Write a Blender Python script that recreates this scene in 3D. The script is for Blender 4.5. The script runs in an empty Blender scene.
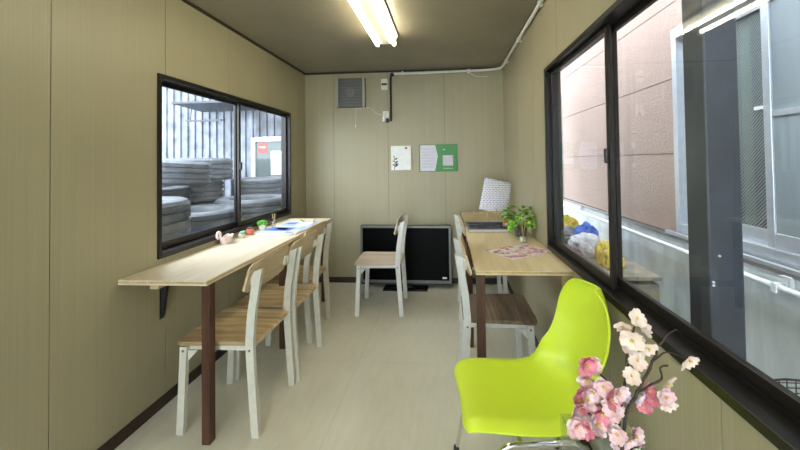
import bpy, bmesh, math, random
from mathutils import Vector, Matrix, Euler, noise
PI = math.pi
R = math.radians
sc = bpy.context.scene
C = sc.collection
random.seed(7)

# ------------------------------------------------------------------ mesh helpers
def bx(bm, x0, x1, y0, y1, z0, z1, M=None, bev=0, seg=2):
    vs = [bm.verts.new((x, y, z)) for x in (x0, x1) for y in (y0, y1) for z in (z0, z1)]
    q = [(0, 1, 3, 2), (4, 6, 7, 5), (0, 4, 5, 1), (2, 3, 7, 6), (0, 2, 6, 4), (1, 5, 7, 3)]
    fs = [bm.faces.new([vs[i] for i in f]) for f in q]
    if bev:
        es = list({e for f in fs for e in f.edges})
        r = bmesh.ops.bevel(bm, geom=es, offset=bev, segments=seg, affect='EDGES', profile=.5)
        vs = list({v for f in r['faces'] for v in f.verts} | {v for v in vs if v.is_valid})
    if M is not None:
        for v in vs: v.co = M @ v.co
    return vs

def prism(bm, pts, a, b, axis='z', M=None):
    """closed outline pts (2D), extruded from a to b along axis"""
    def mk(p, t):
        if axis == 'z': return Vector((p[0], p[1], t))
        if axis == 'y': return Vector((p[0], t, p[1]))
        return Vector((t, p[0], p[1]))
    A = [bm.verts.new(mk(p, a)) for p in pts]; B = [bm.verts.new(mk(p, b)) for p in pts]
    n = len(pts)
    bm.faces.new(A); bm.faces.new(B[::-1])
    for i in range(n): bm.faces.new((A[i], B[i], B[(i+1) % n], A[(i+1) % n]))
    if M is not None:
        for v in A+B: v.co = M @ v.co
    return A+B

def tube(bm, path, r, n=10, caps=True):
    P = [Vector(p) for p in path]
    rr = r if isinstance(r, (list, tuple)) else [r]*len(P)
    rings = []; up = None
    for i, p in enumerate(P):
        t = (P[min(i+1, len(P)-1)] - P[max(i-1, 0)]).normalized()
        if up is None:
            up = Vector((0, 0, 1)) if abs(t.z) < .9 else Vector((1, 0, 0))
        s = t.cross(up).normalized(); up = s.cross(t).normalized()
        rings.append([bm.verts.new(p + (s*math.cos(2*PI*k/n) + up*math.sin(2*PI*k/n))*rr[i]) for k in range(n)])
    for a, b in zip(rings, rings[1:]):
        for k in range(n): bm.faces.new((a[k], a[(k+1) % n], b[(k+1) % n], b[k]))
    if caps: bm.faces.new(rings[0][::-1]); bm.faces.new(rings[-1])

def lathe(bm, prof, n=32, cx=0, cy=0, closed=False):
    rings = []
    for (r, z) in prof:
        if r < 1e-6: rings.append([bm.verts.new((cx, cy, z))])
        else: rings.append([bm.verts.new((cx+r*math.cos(2*PI*k/n), cy+r*math.sin(2*PI*k/n), z)) for k in range(n)])
    prs = list(zip(rings, rings[1:]))
    if closed: prs.append((rings[-1], rings[0]))
    for a, b in prs:
        for k in range(n):
            k2 = (k+1) % n
            if len(a) == 1 and len(b) == 1: continue
            if len(a) == 1: bm.faces.new((a[0], b[k2], b[k]))
            elif len(b) == 1: bm.faces.new((a[k], a[k2], b[0]))
            else: bm.faces.new((a[k], a[k2], b[k2], b[k]))

def smooth_path(pts, n=6):
    P = [Vector(p) for p in pts]; out = []
    for i in range(len(P)-1):
        p0 = P[max(i-1, 0)]; p1 = P[i]; p2 = P[i+1]; p3 = P[min(i+2, len(P)-1)]
        for k in range(n):
            t = k/n
            out.append(.5*((2*p1)+(-p0+p2)*t+(2*p0-5*p1+4*p2-p3)*t*t+(-p0+3*p1-3*p2+p3)*t**3))
    out.append(P[-1]); return out

def B(): return bmesh.new()
def obj(name, bm, mat, parent=None, smooth=False, loc=None, rot=None):
    bmesh.ops.recalc_face_normals(bm, faces=bm.faces[:])
    me = bpy.data.meshes.new(name)
    bm.to_mesh(me); bm.free()
    me.materials.append(mat)
    if smooth:
        for p in me.polygons: p.use_smooth = True
        if smooth != 'all':
            a = me.attributes.get('sharp_edge') or me.attributes.new('sharp_edge', 'BOOLEAN', 'EDGE')
            b2 = bmesh.new(); b2.from_mesh(me); lim = R(38)
            b2.edges.ensure_lookup_table()
            vals = [len(e.link_faces) == 2 and e.calc_face_angle(0) > lim for e in b2.edges]
            b2.free(); a.data.foreach_set('value', vals)
    o = bpy.data.objects.new(name, me); C.objects.link(o)
    if parent: o.parent = parent
    if loc: o.location = loc
    if rot: o.rotation_euler = rot
    return o
def tag(o, label, cat, group=None):
    o['label'] = label; o['category'] = cat
    if group: o['group'] = group
    return o
def thing(name, label, cat, loc=(0, 0, 0), rz=0, group=None):
    o = bpy.data.objects.new(name, None); C.objects.link(o)
    o.location = loc; o.rotation_euler = (0, 0, rz); o.empty_display_size = .05
    return tag(o, label, cat, group)
def struct(name, bm, m, parent=None, **k):
    o = obj(name, bm, m, parent, **k)
    if not parent: o['kind'] = 'structure'
    return o
def sempty(name):
    o = bpy.data.objects.new(name, None); C.objects.link(o); o['kind'] = 'structure'; return o
def copy_tree(o, parent=None):
    c = o.copy(); C.objects.link(c); c.parent = parent
    for ch in list(o.children): copy_tree(ch, c)
    return c

# ------------------------------------------------------------------ materials
def newmat(name):
    m = bpy.data.materials.new(name); m.use_nodes = True
    nt = m.node_tree; b = nt.nodes['Principled BSDF']
    return m, nt, b
def N(nt, t, **k):
    n = nt.nodes.new(t)
    for a, v in k.items(): setattr(n, a, v)
    return n
def coords(nt, scale=(1, 1, 1), rot=(0, 0, 0), kind='Object'):
    tc = N(nt, 'ShaderNodeTexCoord'); mp = N(nt, 'ShaderNodeMapping')
    mp.inputs['Scale'].default_value = scale; mp.inputs['Rotation'].default_value = rot
    nt.links.new(tc.outputs[kind], mp.inputs['Vector']); return mp.outputs['Vector']
def ramp(nt, fac, stops):
    r = N(nt, 'ShaderNodeValToRGB'); e = r.color_ramp.elements
    while len(e) < len(stops): e.new(.5)
    for i, (p, c) in enumerate(stops):
        e[i].position = p; e[i].color = (*c, 1)
    nt.links.new(fac, r.inputs['Fac']); return r.outputs['Color']
def noisef(nt, vec, scale=5, detail=3, rough=.5, dist=0):
    n = N(nt, 'ShaderNodeTexNoise'); n.inputs['Scale'].default_value = scale; n.inputs['Detail'].default_value = detail
    n.inputs['Roughness'].default_value = rough; n.inputs['Distortion'].default_value = dist
    nt.links.new(vec, n.inputs['Vector']); return n.outputs['Fac']
def bump(nt, b, h, strength=.2, dist=.01):
    bp = N(nt, 'ShaderNodeBump'); bp.inputs['Strength'].default_value = strength; bp.inputs['Distance'].default_value = dist
    nt.links.new(h, bp.inputs['Height']); nt.links.new(bp.outputs['Normal'], b.inputs['Normal'])
def plain(name, col, rough=.5, metal=0, var=.06, scale=30, bmp=0, spec=.5, sub=0, coat=0):
    m, nt, b = newmat(name)
    f = noisef(nt, coords(nt), scale, 4)
    lo = tuple(c*(1-var) for c in col); hi = tuple(min(1, c*(1+var)) for c in col)
    nt.links.new(ramp(nt, f, [(.3, lo), (.7, hi)]), b.inputs['Base Color'])
    b.inputs['Roughness'].default_value = rough; b.inputs['Metallic'].default_value = metal
    b.inputs['Specular IOR Level'].default_value = spec
    if coat: b.inputs['Coat Weight'].default_value = coat; b.inputs['Coat Roughness'].default_value = .1
    if bmp: bump(nt, b, f, bmp, .003)
    return m
def wood(name, c1, c2, c3, axis='x', rough=.45, scale=1.0, planks=0, spec=.4):
    m, nt, b = newmat(name)
    s = {'x': (1.2, 14, 14), 'y': (14, 1.2, 14), 'z': (14, 14, 1.2)}[axis]
    v = coords(nt, tuple(a*scale for a in s))
    f = noisef(nt, v, 1.6, 6, .6, .6)
    g = noisef(nt, coords(nt, tuple(a*scale*5 for a in s)), 3, 3, .6)
    mx = N(nt, 'ShaderNodeMath', operation='MULTIPLY_ADD')
    nt.links.new(g, mx.inputs[0]); mx.inputs[1].default_value = .35
    nt.links.new(f, mx.inputs[2])
    fac = mx.outputs[0]
    if planks:
        p = N(nt, 'ShaderNodeTexVoronoi', feature='F1', voronoi_dimensions='1D'); p.inputs['Scale'].default_value = planks
        tc = N(nt, 'ShaderNodeTexCoord'); sp = N(nt, 'ShaderNodeSeparateXYZ'); nt.links.new(tc.outputs['Object'], sp.inputs[0])
        nt.links.new(sp.outputs['XYZ'.index({'x': 'Y', 'y': 'X', 'z': 'X'}[axis])], p.inputs['W'])
        sr = N(nt, 'ShaderNodeSeparateColor'); nt.links.new(p.outputs['Color'], sr.inputs[0])
        m2 = N(nt, 'ShaderNodeMath', operation='MULTIPLY_ADD'); nt.links.new(sr.outputs[0], m2.inputs[0]); m2.inputs[1].default_value = .28
        nt.links.new(fac, m2.inputs[2]); s3 = N(nt, 'ShaderNodeMath', operation='SUBTRACT'); nt.links.new(m2.outputs[0], s3.inputs[0]); s3.inputs[1].default_value = .14
        fac = s3.outputs[0]
    nt.links.new(ramp(nt, fac, [(.42, c1), (.66, c2), (.88, c3)]), b.inputs['Base Color'])
    b.inputs['Roughness'].default_value = rough; b.inputs['Specular IOR Level'].default_value = spec
    bump(nt, b, f, .08, .002)
    return m
def wallpanel(name, col, rough=.42):
    m, nt, b = newmat(name)
    v = coords(nt, (180, 180, .6)); f = noisef(nt, v, 1.0, 3, .6)
    g = noisef(nt, coords(nt, (1, 1, 1)), 1.3, 3, .5)
    v3 = coords(nt, (30, 30, .2)); h = noisef(nt, v3, 1.0, 2, .5)
    a = N(nt, 'ShaderNodeMath', operation='ADD'); nt.links.new(f, a.inputs[0]); nt.links.new(g, a.inputs[1])
    a2 = N(nt, 'ShaderNodeMath', operation='ADD'); nt.links.new(a.outputs[0], a2.inputs[0]); nt.links.new(h, a2.inputs[1])
    d = N(nt, 'ShaderNodeMath', operation='DIVIDE'); nt.links.new(a2.outputs[0], d.inputs[0]); d.inputs[1].default_value = 3
    nt.links.remove(a2.inputs[1].links[0]); a2.inputs[1].default_value = .5
    nt.links.new(ramp(nt, d.outputs[0], [(.36, tuple(c*.86 for c in col)), (.64, tuple(c*1.1 for c in col))]), b.inputs['Base Color'])
    b.inputs['Roughness'].default_value = rough; b.inputs['Specular IOR Level'].default_value = .45
    bump(nt, b, f, .12, .002)
    return m
def thin_glass(name, tint=(1, 1, 1), refl=1.0, wire=False, haze=0.0):
    m, nt, b = newmat(name); nt.nodes.remove(b)
    out = nt.nodes['Material Output']
    t = N(nt, 'ShaderNodeBsdfTransparent'); t.inputs['Color'].default_value = (*tint, 1)
    g = N(nt, 'ShaderNodeBsdfGlossy'); g.inputs['Roughness'].default_value = .0
    fr = N(nt, 'ShaderNodeFresnel'); ge = N(nt, 'ShaderNodeNewGeometry')
    io = N(nt, 'ShaderNodeMath', operation='MULTIPLY_ADD'); nt.links.new(ge.outputs['Backfacing'], io.inputs[0]); io.inputs[1].default_value = 1/1.5-1.5; io.inputs[2].default_value = 1.5
    nt.links.new(io.outputs[0], fr.inputs['IOR'])
    ml = N(nt, 'ShaderNodeMath', operation='MULTIPLY'); ml.inputs[1].default_value = refl; ml.use_clamp = True
    nt.links.new(fr.outputs[0], ml.inputs[0])
    mx = N(nt, 'ShaderNodeMixShader'); nt.links.new(ml.outputs[0], mx.inputs[0])
    base = t.outputs[0]
    if haze:   # diffuse film mixed in by streaky noise
        df = N(nt, 'ShaderNodeBsdfDiffuse'); df.inputs['Color'].default_value = (.75, .76, .76, 1)
        n1 = noisef(nt, coords(nt, (3, 3, 1.2)), 1.6, 5, .65, .8)
        rm = ramp(nt, n1, [(.45, (0, 0, 0)), (.8, (haze, haze, haze))])
        mh = N(nt, 'ShaderNodeMixShader'); nt.links.new(rm, mh.inputs[0]); nt.links.new(t.outputs[0], mh.inputs[1]); nt.links.new(df.outputs[0], mh.inputs[2])
        base = mh.outputs[0]
    if wire:
        df = N(nt, 'ShaderNodeBsdfDiffuse'); df.inputs['Color'].default_value = (.42, .45, .46, 1)
        tc = N(nt, 'ShaderNodeTexCoord'); sp = N(nt, 'ShaderNodeSeparateXYZ'); nt.links.new(tc.outputs['Object'], sp.inputs[0])
        fac = None
        for sg in (1,):
            q = N(nt, 'ShaderNodeMath', operation='MULTIPLY_ADD'); nt.links.new(sp.outputs['Z'], q.inputs[0]); q.inputs[1].default_value = sg
            nt.links.new(sp.outputs['Y'], q.inputs[2])
            k = N(nt, 'ShaderNodeMath', operation='MULTIPLY'); nt.links.new(q.outputs[0], k.inputs[0]); k.inputs[1].default_value = 60
            fc = N(nt, 'ShaderNodeMath', operation='FRACT'); nt.links.new(k.outputs[0], fc.inputs[0])
            lt = N(nt, 'ShaderNodeMath', operation='LESS_THAN'); nt.links.new(fc.outputs[0], lt.inputs[0]); lt.inputs[1].default_value = .28
            if fac is None: fac = lt.outputs[0]
            else:
                mxx = N(nt, 'ShaderNodeMath', operation='MAXIMUM'); nt.links.new(fac, mxx.inputs[0]); nt.links.new(lt.outputs[0], mxx.inputs[1]); fac = mxx.outputs[0]
        mh = N(nt, 'ShaderNodeMixShader'); nt.links.new(fac, mh.inputs[0]); nt.links.new(base, mh.inputs[1]); nt.links.new(df.outputs[0], mh.inputs[2]); base = mh.outputs[0]
    nt.links.new(base, mx.inputs[1]); nt.links.new(g.outputs[0], mx.inputs[2])
    nt.links.new(mx.outputs[0], out.inputs['Surface'])
    return m
def emit(name, col, s):
    m, nt, b = newmat(name)
    b.inputs['Base Color'].default_value = (.9, .9, .85, 1)
    b.inputs['Emission Color'].default_value = (*col, 1); b.inputs['Emission Strength'].default_value = s
    return m
def concrete(name, col, rough=.85, streak=False):
    m, nt, b = newmat(name)
    f = noisef(nt, coords(nt, (3, 3, .8) if streak else (2, 2, 2)), 1.4, 8, .65, .5)
    g = noisef(nt, coords(nt), 60, 4)
    nt.links.new(ramp(nt, f, [(.3, tuple(c*.5 for c in col)), (.55, tuple(c*.9 for c in col)), (.8, tuple(min(1, c*1.35) for c in col))]), b.inputs['Base Color'])
    b.inputs['Roughness'].default_value = rough; bump(nt, b, g, .4, .004)
    return m

M = {}
M['wall'] = wallpanel('olive_beige_wall_panel', (.365, .323, .208))
M['gap'] = plain('panel_joint', (.12, .10, .06), .8)
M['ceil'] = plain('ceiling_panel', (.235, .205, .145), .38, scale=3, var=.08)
M['brown'] = plain('dark_brown_trim', (.03, .014, .009), .5)
M['frame'] = plain('dark_bronze_aluminium', (.011, .009, .007), .36, .3, var=.1)
M['frame2'] = plain('bronze_aluminium_sash', (.022, .017, .014), .35, .35)
M['glass'] = thin_glass('window_glass', (.95, .97, .97), .7, haze=.04)
M['clear'] = thin_glass('clear_glassware', (.93, .96, .95), 1.3)
M['white'] = plain('cream_white_steel', (.62, .60, .52), .38)
M['whitec'] = plain('white_steel', (.62, .62, .59), .38)
M['seat'] = wood('oak_seat', (.36, .25, .135), (.60, .45, .26), (.76, .62, .40), 'x', .42, 1, planks=14)
M['seatg'] = wood('light_greyed_seat', (.115, .075, .05), (.21, .15, .11), (.36, .27, .2), 'y', .45, 1, planks=11)  # same chair wood, greyed by the lighting; that tone is put into the colour
M['seatp'] = wood('light_paled_seat', (.47, .36, .27), (.62, .5, .39), (.74, .62, .5), 'x', .5, 1, planks=16)  # back chair wood, its greyer look under this light painted in
M['back'] = wood('oak_backrest', (.42, .30, .165), (.58, .44, .27), (.70, .57, .38), 'y', .42, .7)
M['desk'] = wood('pine_desktop', (.60, .50, .35), (.70, .60, .44), (.77, .68, .53), 'y', .36, .55)
M['desk2'] = wood('pine_desktop_golden', (.62, .48, .25), (.74, .60, .35), (.82, .70, .46), 'y', .36, .55, planks=4)
M['ply'] = wood('plywood_edge', (.34, .22, .12), (.5, .36, .2), (.66, .5, .3), 'y', .6)
M['legw'] = wood('stained_redwood', (.032, .012, .006), (.065, .025, .013), (.11, .044, .023), 'z', .5)
M['batten'] = wood('raw_pine_batten', (.38, .27, .14), (.5, .37, .21), (.6, .46, .28), 'y', .6)
M['black'] = plain('black_plastic', (.012, .012, .013), .45)
M['screen'] = plain('glossy_screen', (.002, .002, .002), .3, spec=.06)
M['tvf'] = plain('grey_bezel', (.17, .17, .165), .35, .5)
M['green'] = plain('lime_plastic', (.67, .84, .045), .36, var=.01, spec=.4)
M['chrome'] = plain('chrome', (.75, .75, .76), .09, 1, var=.02)
M['pvc'] = plain('white_pipe', (.70, .69, .62), .4)
M['pvco'] = plain('outdoor_white_pipe', (.85, .86, .88), .4)
M['paper'] = plain('paper_white', (.82, .82, .80), .7)
M['plast'] = plain('ivory_plastic', (.72, .70, .6), .45)
M['grn'] = plain('poster_green', (.05, .25, .06), .45)
M['lav'] = plain('pale_lavender_print', (.66, .64, .72), .6)
M['ink'] = plain('grey_ink', (.42, .38, .5), .7)
M['dark'] = plain('charcoal_ink', (.05, .05, .05), .7)
M['orange'] = plain('orange_print', (.62, .24, .08), .6)
M['alu'] = plain('anodised_aluminium', (.62, .65, .70), .3, .55)
M['steelp'] = plain('painted_post', (.045, .052, .066), .45, scale=8, var=.2)
M['tyre'] = plain('tyre_rubber', (.075, .082, .095), .5, scale=14, var=.25, spec=.6)
M['bark'] = plain('twig_bark', (.05, .028, .02), .7, scale=60, var=.4, bmp=.5)

# floor
m, nt, b = newmat('beige_vinyl_floor')
vf = N(nt, 'ShaderNodeVectorMath', operation='ADD'); nt.links.new(coords(nt), vf.inputs[0]); vf.inputs[1].default_value = (7.3, 4.1, 2.7)
f1 = noisef(nt, vf.outputs[0], 1.6, 4, .5, 0); f2 = noisef(nt, coords(nt, (14, 3, 1)), 2, 5, .7)
# faint sheet joints: distance to the nearest multiple of .914 m
tc = N(nt, 'ShaderNodeTexCoord'); sp = N(nt, 'ShaderNodeSeparateXYZ'); nt.links.new(tc.outputs['Object'], sp.inputs[0])
ln = []
for ax, off in (('X', .62), ('Y', .45)):
    q = N(nt, 'ShaderNodeMath', operation='ADD'); nt.links.new(sp.outputs[ax], q.inputs[0]); q.inputs[1].default_value = off+9.14
    k = N(nt, 'ShaderNodeMath', operation='MODULO'); nt.links.new(q.outputs[0], k.inputs[0]); k.inputs[1].default_value = .914
    l = N(nt, 'ShaderNodeMath', operation='LESS_THAN'); nt.links.new(k.outputs[0], l.inputs[0]); l.inputs[1].default_value = .003; ln.append(l)
mxl = N(nt, 'ShaderNodeMath', operation='MAXIMUM'); nt.links.new(ln[0].outputs[0], mxl.inputs[0]); nt.links.new(ln[1].outputs[0], mxl.inputs[1])
jc = ramp(nt, mxl.outputs[0], [(0, (.72, .69, .575)), (1, (.60, .57, .47))])
mm = N(nt, 'ShaderNodeMix', data_type='RGBA', blend_type='MULTIPLY'); mm.inputs[0].default_value = 1
nt.links.new(jc, mm.inputs[6])
ad = N(nt, 'ShaderNodeMath', operation='MULTIPLY_ADD'); nt.links.new(f2, ad.inputs[0]); ad.inputs[1].default_value = .5; nt.links.new(f1, ad.inputs[2])
nt.links.new(ramp(nt, ad.outputs[0], [(.5, (.86, .86, .86)), (.95, (1.08, 1.08, 1.09))]), mm.inputs[7])
nt.links.new(mm.outputs[2], b.inputs['Base Color'])
nt.links.new(ramp(nt, f1, [(.3, (.27, .27, .27)), (.7, (.42, .42, .42))]), b.inputs['Roughness'])
M['floor'] = m
# pink rough siding
m, nt, b = newmat('pink_render_siding')
f = noisef(nt, coords(nt, (1, 1, 1)), 55, 5, .7); g = noisef(nt, coords(nt), 1.2, 4)
nt.links.new(ramp(nt, g, [(.3, (.42, .295, .245)), (.7, (.50, .355, .30))]), b.inputs['Base Color'])
b.inputs['Roughness'].default_value = .85; bump(nt, b, f, .9, .012); M['pink'] = m
M['conc'] = concrete('stained_concrete', (.80, .86, .86), streak=True)
M['slab'] = concrete('light_concrete', (.42, .43, .45))
M['corr'] = plain('weathered_steel_sheet', (.15, .165, .195), .42, .35, scale=6, var=.45)
M['curtain'] = plain('pale_green_curtain', (.42, .52, .40), .9)
M['dim'] = plain('dim_room', (.30, .32, .32), .9)
M['soil'] = plain('dark_soil', (.03, .02, .012), .95, scale=90, var=.6)
m, nt, b = newmat('variegated_leaf')
f = noisef(nt, coords(nt), 45, 3)
nt.links.new(ramp(nt, f, [(.35, (.03, .12, .012)), (.5, (.14, .40, .03)), (.62, (.46, .66, .12))]), b.inputs['Base Color'])
b.inputs['Roughness'].default_value = .35; M['leaf'] = m
M['succ'] = plain('bright_succulent', (.16, .50, .07), .4, scale=60, var=.4)
def petalmat(name, a, c):
    m, nt, b = newmat(name)
    f = noisef(nt, coords(nt), 70, 3, .6)
    nt.links.new(ramp(nt, f, [(.35, a), (.65, c)]), b.inputs['Base Color'])
    b.inputs['Roughness'].default_value = .75; b.inputs['Subsurface Weight'].default_value = 0
    b.inputs['Sheen Weight'].default_value = .2
    return m
M['pw'] = petalmat('white_petal', (.80, .60, .50), (.86, .72, .62))
M['pp'] = petalmat('pale_pink_petal', (.82, .47, .52), (.88, .72, .71))
M['pd'] = petalmat('deep_pink_petal', (.68, .14, .22), (.78, .32, .38))
M['pl'] = petalmat('lilac_white_petal', (.78, .68, .80), (.86, .80, .86))
M['sty'] = plain('yellow_stamen', (.75, .6, .12), .7)

# ------------------------------------------------------------------ the room
XL, XR, YB, YF, ZC = -1.606, .6235, 3.786, -1.9, 2.366
def panel_wall(name, axis, at, out, u0, u1, z0, z1, grooves, holes, th=.05):
    """panels with 2 mm joints over a dark backing; out=+1/-1 direction away from the room"""
    bm = B(); bk = B()
    us = sorted({u0, u1} | {g for g in grooves if u0 < g < u1} | {h[i] for h in holes for i in (0, 1)})
    def box(b_, a, c, p, q, d0, d1):
        lo, hi = sorted((at+out*d0, at+out*d1))
        if axis == 'x': bx(b_, lo, hi, a, c, p, q)
        else: bx(b_, a, c, lo, hi, p, q)
    for a, c in zip(us, us[1:]):
        zs = [(z0, z1)]
        for h in holes:
            if a >= h[0]-1e-6 and c <= h[1]+1e-6: zs = [(z0, h[2]), (h[3], z1)]
        ga = .0016 if a in grooves else 0; gc = .0016 if c in grooves else 0
        for p, q in zs:
            if q-p < .005: continue
            box(bm, a+ga, c-gc, p, q, 0, .004); box(bk, a, c, p, q, .0045, th)
    o = struct(name, bm, M['wall']); struct('wall_backing', bk, M['gap'], o)
    return o
WL = (1.788, 3.398, .826, 1.862)          # left window  y0 y1 z0 z1
WR = (.50, 2.178, .798, 1.914)            # right window
gl = [1.277+.567*k for k in range(-5, 5)]
panel_wall('wall_left', 'x', XL, -1, YF, YB, 0, ZC, gl, [WL])
gr = [.846+.555*k for k in range(-4, 6)]
panel_wall('wall_right', 'x', XR, 1, YF, YB, 0, ZC, gr, [WR])
panel_wall('wall_back', 'y', YB, 1, XL-.05, XR+.05, 0, ZC, [-1.277, -.655, -.022], [])
panel_wall('wall_front', 'y', YF, -1, XL-.05, XR+.05, 0, ZC, [-1.304, -.735, -.17, .395], [(-1.52, .54, .05, 2.1)])
bm = B(); bx(bm, XL-.05, XR+.05, YF-.05, YB+.05, -.06, 0); struct('floor', bm, M['floor'])
bm = B()
ys = [YF-.05, -1.2, -.3, .6, 1.5, 2.42, 3.32, YB+.05]
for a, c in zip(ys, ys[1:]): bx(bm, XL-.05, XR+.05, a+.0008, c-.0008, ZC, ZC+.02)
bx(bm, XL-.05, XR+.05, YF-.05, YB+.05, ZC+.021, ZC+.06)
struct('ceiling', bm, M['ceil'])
def strip(name, x0, x1, y0, y1, z0, z1, m=None):
    bm = B(); bx(bm, x0, x1, y0, y1, z0, z1, bev=.002, seg=1); return struct(name, bm, m or M['brown'])
strip('baseboard_left', XL, XL+.01, YF, YB, 0, .062)
strip('baseboard_right', XR-.01, XR, YF, YB, 0, .062)
strip('baseboard_back', XL+.01, XR-.01, YB-.01, YB, 0, .062)
strip('trim_1', XL, XL+.018, YF, YB, ZC-.016, ZC)
strip('trim_2', XR-.018, XR, YF, YB, ZC-.016, ZC)
strip('trim_3', XL+.018, XR-.018, YB-.018, YB, ZC-.016, ZC)

def sash(root, x, y0, y1, z0, z1, w=.024, wb=.042, th=.018, latch=None):
    bm = B()
    bx(bm, x-th/2, x+th/2, y0, y0+w, z0, z1, bev=.002, seg=1); bx(bm, x-th/2, x+th/2, y1-w, y1, z0, z1, bev=.002, seg=1)
    bx(bm, x-th/2, x+th/2, y0+w, y1-w, z0, z0+wb, bev=.002, seg=1); bx(bm, x-th/2, x+th/2, y0+w, y1-w, z1-w, z1, bev=.002, seg=1)
    s = obj('sash', bm, M['frame2'], root)
    bm = B(); bx(bm, x-.0015, x+.0015, y0+w-.004, y1-w+.004, z0+wb-.004, z1-w+.004); obj('pane', bm, M['glass'], s)
    if latch:
        yy, zz, dx = latch
        bm = B(); bx(bm, x+dx*th/2, x+dx*(th/2+.014), yy-.011, yy+.011, zz-.03, zz+.03, bev=.004); obj('latch', bm, M['black'], s)
def window(name, X, out, W, inner, outer):
    """inner/outer = (y0,y1) spans of the two sashes"""
    r = sempty(name); y0, y1, z0, z1 = W
    a, b_ = X-out*.012, X+out*.085
    lo, hi = min(a, b_), max(a, b_)
    bm = B()
    bx(bm, lo, hi, y0, y0+.022, z0, z1, bev=.002, seg=1); bx(bm, lo, hi, y1-.022, y1, z0, z1, bev=.002, seg=1)
    bx(bm, lo, hi, y0+.022, y1-.022, z1-.026, z1, bev=.002, seg=1)
    bx(bm, lo, hi, y0+.022, y1-.022, z0, z0+.028, bev=.002, seg=1)
    t0, t1 = sorted((X+out*.045, X+out*.05))
    bx(bm, t0, t1, y0+.022, y1-.022, z0+.028, z0+.04)
    obj('window_frame', bm, M['frame'], r)
    sash(r, X+out*.030, inner[0], inner[1], z0+.029, z1-.027, latch=inner[2])
    sash(r, X+out*.064, outer[0], outer[1], z0+.029, z1-.027)
    return r
window('window_1', XL, -1, WL, (2.572, WL[1]-.023, (2.583, 1.33, 1)), (WL[0]+.023, 2.605, None))
window('window_2', XR, 1, WR, (1.405, WR[1]-.023, (1.417, 1.36, -1)), (WR[0]+.023, 1.452, None))
# unseen glazing behind the camera, added and widened for more daylight
r = sempty('added_door'); bm = B(); y = YF-.03
for a, c in ((-1.52, -1.47), (-.515, -.465), (.49, .54)): bx(bm, a, c, y-.02, y+.02, .05, 2.1)
for a, c in ((.05, .11), (2.05, 2.1)): bx(bm, -1.47, .49, y-.02, y+.02, a, c)
obj('door_frame', bm, M['alu'], r)
bm = B(); bx(bm, -1.47, .49, y-.002, y+.002, .11, 2.05); obj('added_door_pane', bm, M['clear'], r)

# ------------------------------------------------------------------ ceiling lamps
def lamp(y0, y1, label):
    t = thing('fluorescent_ceiling_light', label, 'ceiling light', (-.475, (y0+y1)/2, ZC-.012))
    L = (y1-y0)/2
    bm = B(); prism(bm, [(-.10, 0), (.10, 0), (.10, -.008), (.035, -.062), (-.035, -.062), (-.10, -.008)], -L, L, 'y')
    obj('housing', bm, M['plast'], t)
    for sx in (-.068, .068):
        bm = B(); tube(bm, [(sx, -L+.02, -.064), (sx, L-.02, -.064)], .0155, 16)
        obj('tube', bm, M['tube'], t, smooth=True)
        for s in (-1, 1):
            bm = B(); bx(bm, sx-.013, sx+.013, s*L-.0125-s*.002, s*L+.0125-s*.002, -.085, -.005, bev=.004); obj('lamp_holder', bm, M['plast'], t)
M['tube'] = emit('fluorescent_tube', (1, .94, .72), 14.0)
lamp(1.46, 2.70, 'twin tube fluorescent light on the ceiling near the back wall')
lamp(-1.05, .19, 'twin tube fluorescent light on the ceiling near the front wall')

# ------------------------------------------------------------------ back wall fittings
t = thing('ventilation_fan', 'square grey ventilation fan high on the back wall', 'fan', (-1.068, YB, 2.125))
bm = B(); bx(bm, -.165, .165, -.03, 0, -.165, .165, bev=.004)
obj('housing', bm, plain('fan_grey', (.11, .105, .095), .6), t)
bm = B()
bm.free(); frm = plain('fan_rail', (.34, .32, .27), .45)
for s in (-1, 1):
    bm = B(); bx(bm, s*.15-.014, s*.15+.014, -.055, -.03, -.16, .16, bev=.004); obj('side_rail', bm, frm, t)
bm = B()
for k in range(9):
    z = -.135+k*.034; bx(bm, -.135, .135, -.044, -.031, z-.012, z+.012, M=Matrix.Translation((0, 0, 0)))
obj('louvre', bm, plain('louvre_grey', (.135, .135, .125), .4), t)
bm = B(); lathe(bm, [(0, .0), (.05, 0), (.05, .008), (.0, .01)], 20); o = obj('hub_cover', bm, M['fan_hub'] if 'fan_hub' in M else plain('hub_grey', (.17, .165, .155), .4), t, loc=(0, -.045, 0), rot=(R(90), 0, 0))
bm = B(); tube(bm, [(.058, -.04, -.165), (.058, -.04, -.36)], .0015, 6)
s_ = obj('pull_cord', bm, M['plast'], t)
bm = B(); lathe(bm, [(0, -.40), (.007, -.395), (.007, -.37), (.003, -.355), (0, -.355)], 12, .058, -.04); obj('pull_knob', bm, M['paper'], s_)
t = thing('wall_socket', 'ivory wall socket beside the fan, just under the ceiling', 'socket', (-.69, YB, 2.215))
bm = B(); bx(bm, -.036, .036, -.012, 0, -.062, .062, bev=.003); obj('faceplate', bm, M['plast'], t)
bm = B(); bx(bm, -.03, .03, -.016, -.0121, -.012, .012, bev=.002); bx(bm, -.02, .0, -.02, -.016, -.01, .01); obj('switch', bm, M['black'], t)
t = thing('wall_socket', 'ivory wall socket with a black plug, below the cord', 'socket', (-.672, YB, 1.85))
bm = B(); bx(bm, -.036, .036, -.03, 0, -.062, .062, bev=.004); obj('faceplate', bm, M['plast'], t)
bm = B(); bx(bm, -.035, -.002, -.055, -.0301, -.06, .0, bev=.006); obj('adapter', bm, M['paper'], t)
bm = B(); bx(bm, .002, .035, -.06, -.0301, -.068, -.022, bev=.008); obj('plug', bm, M['black'], t)
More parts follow.
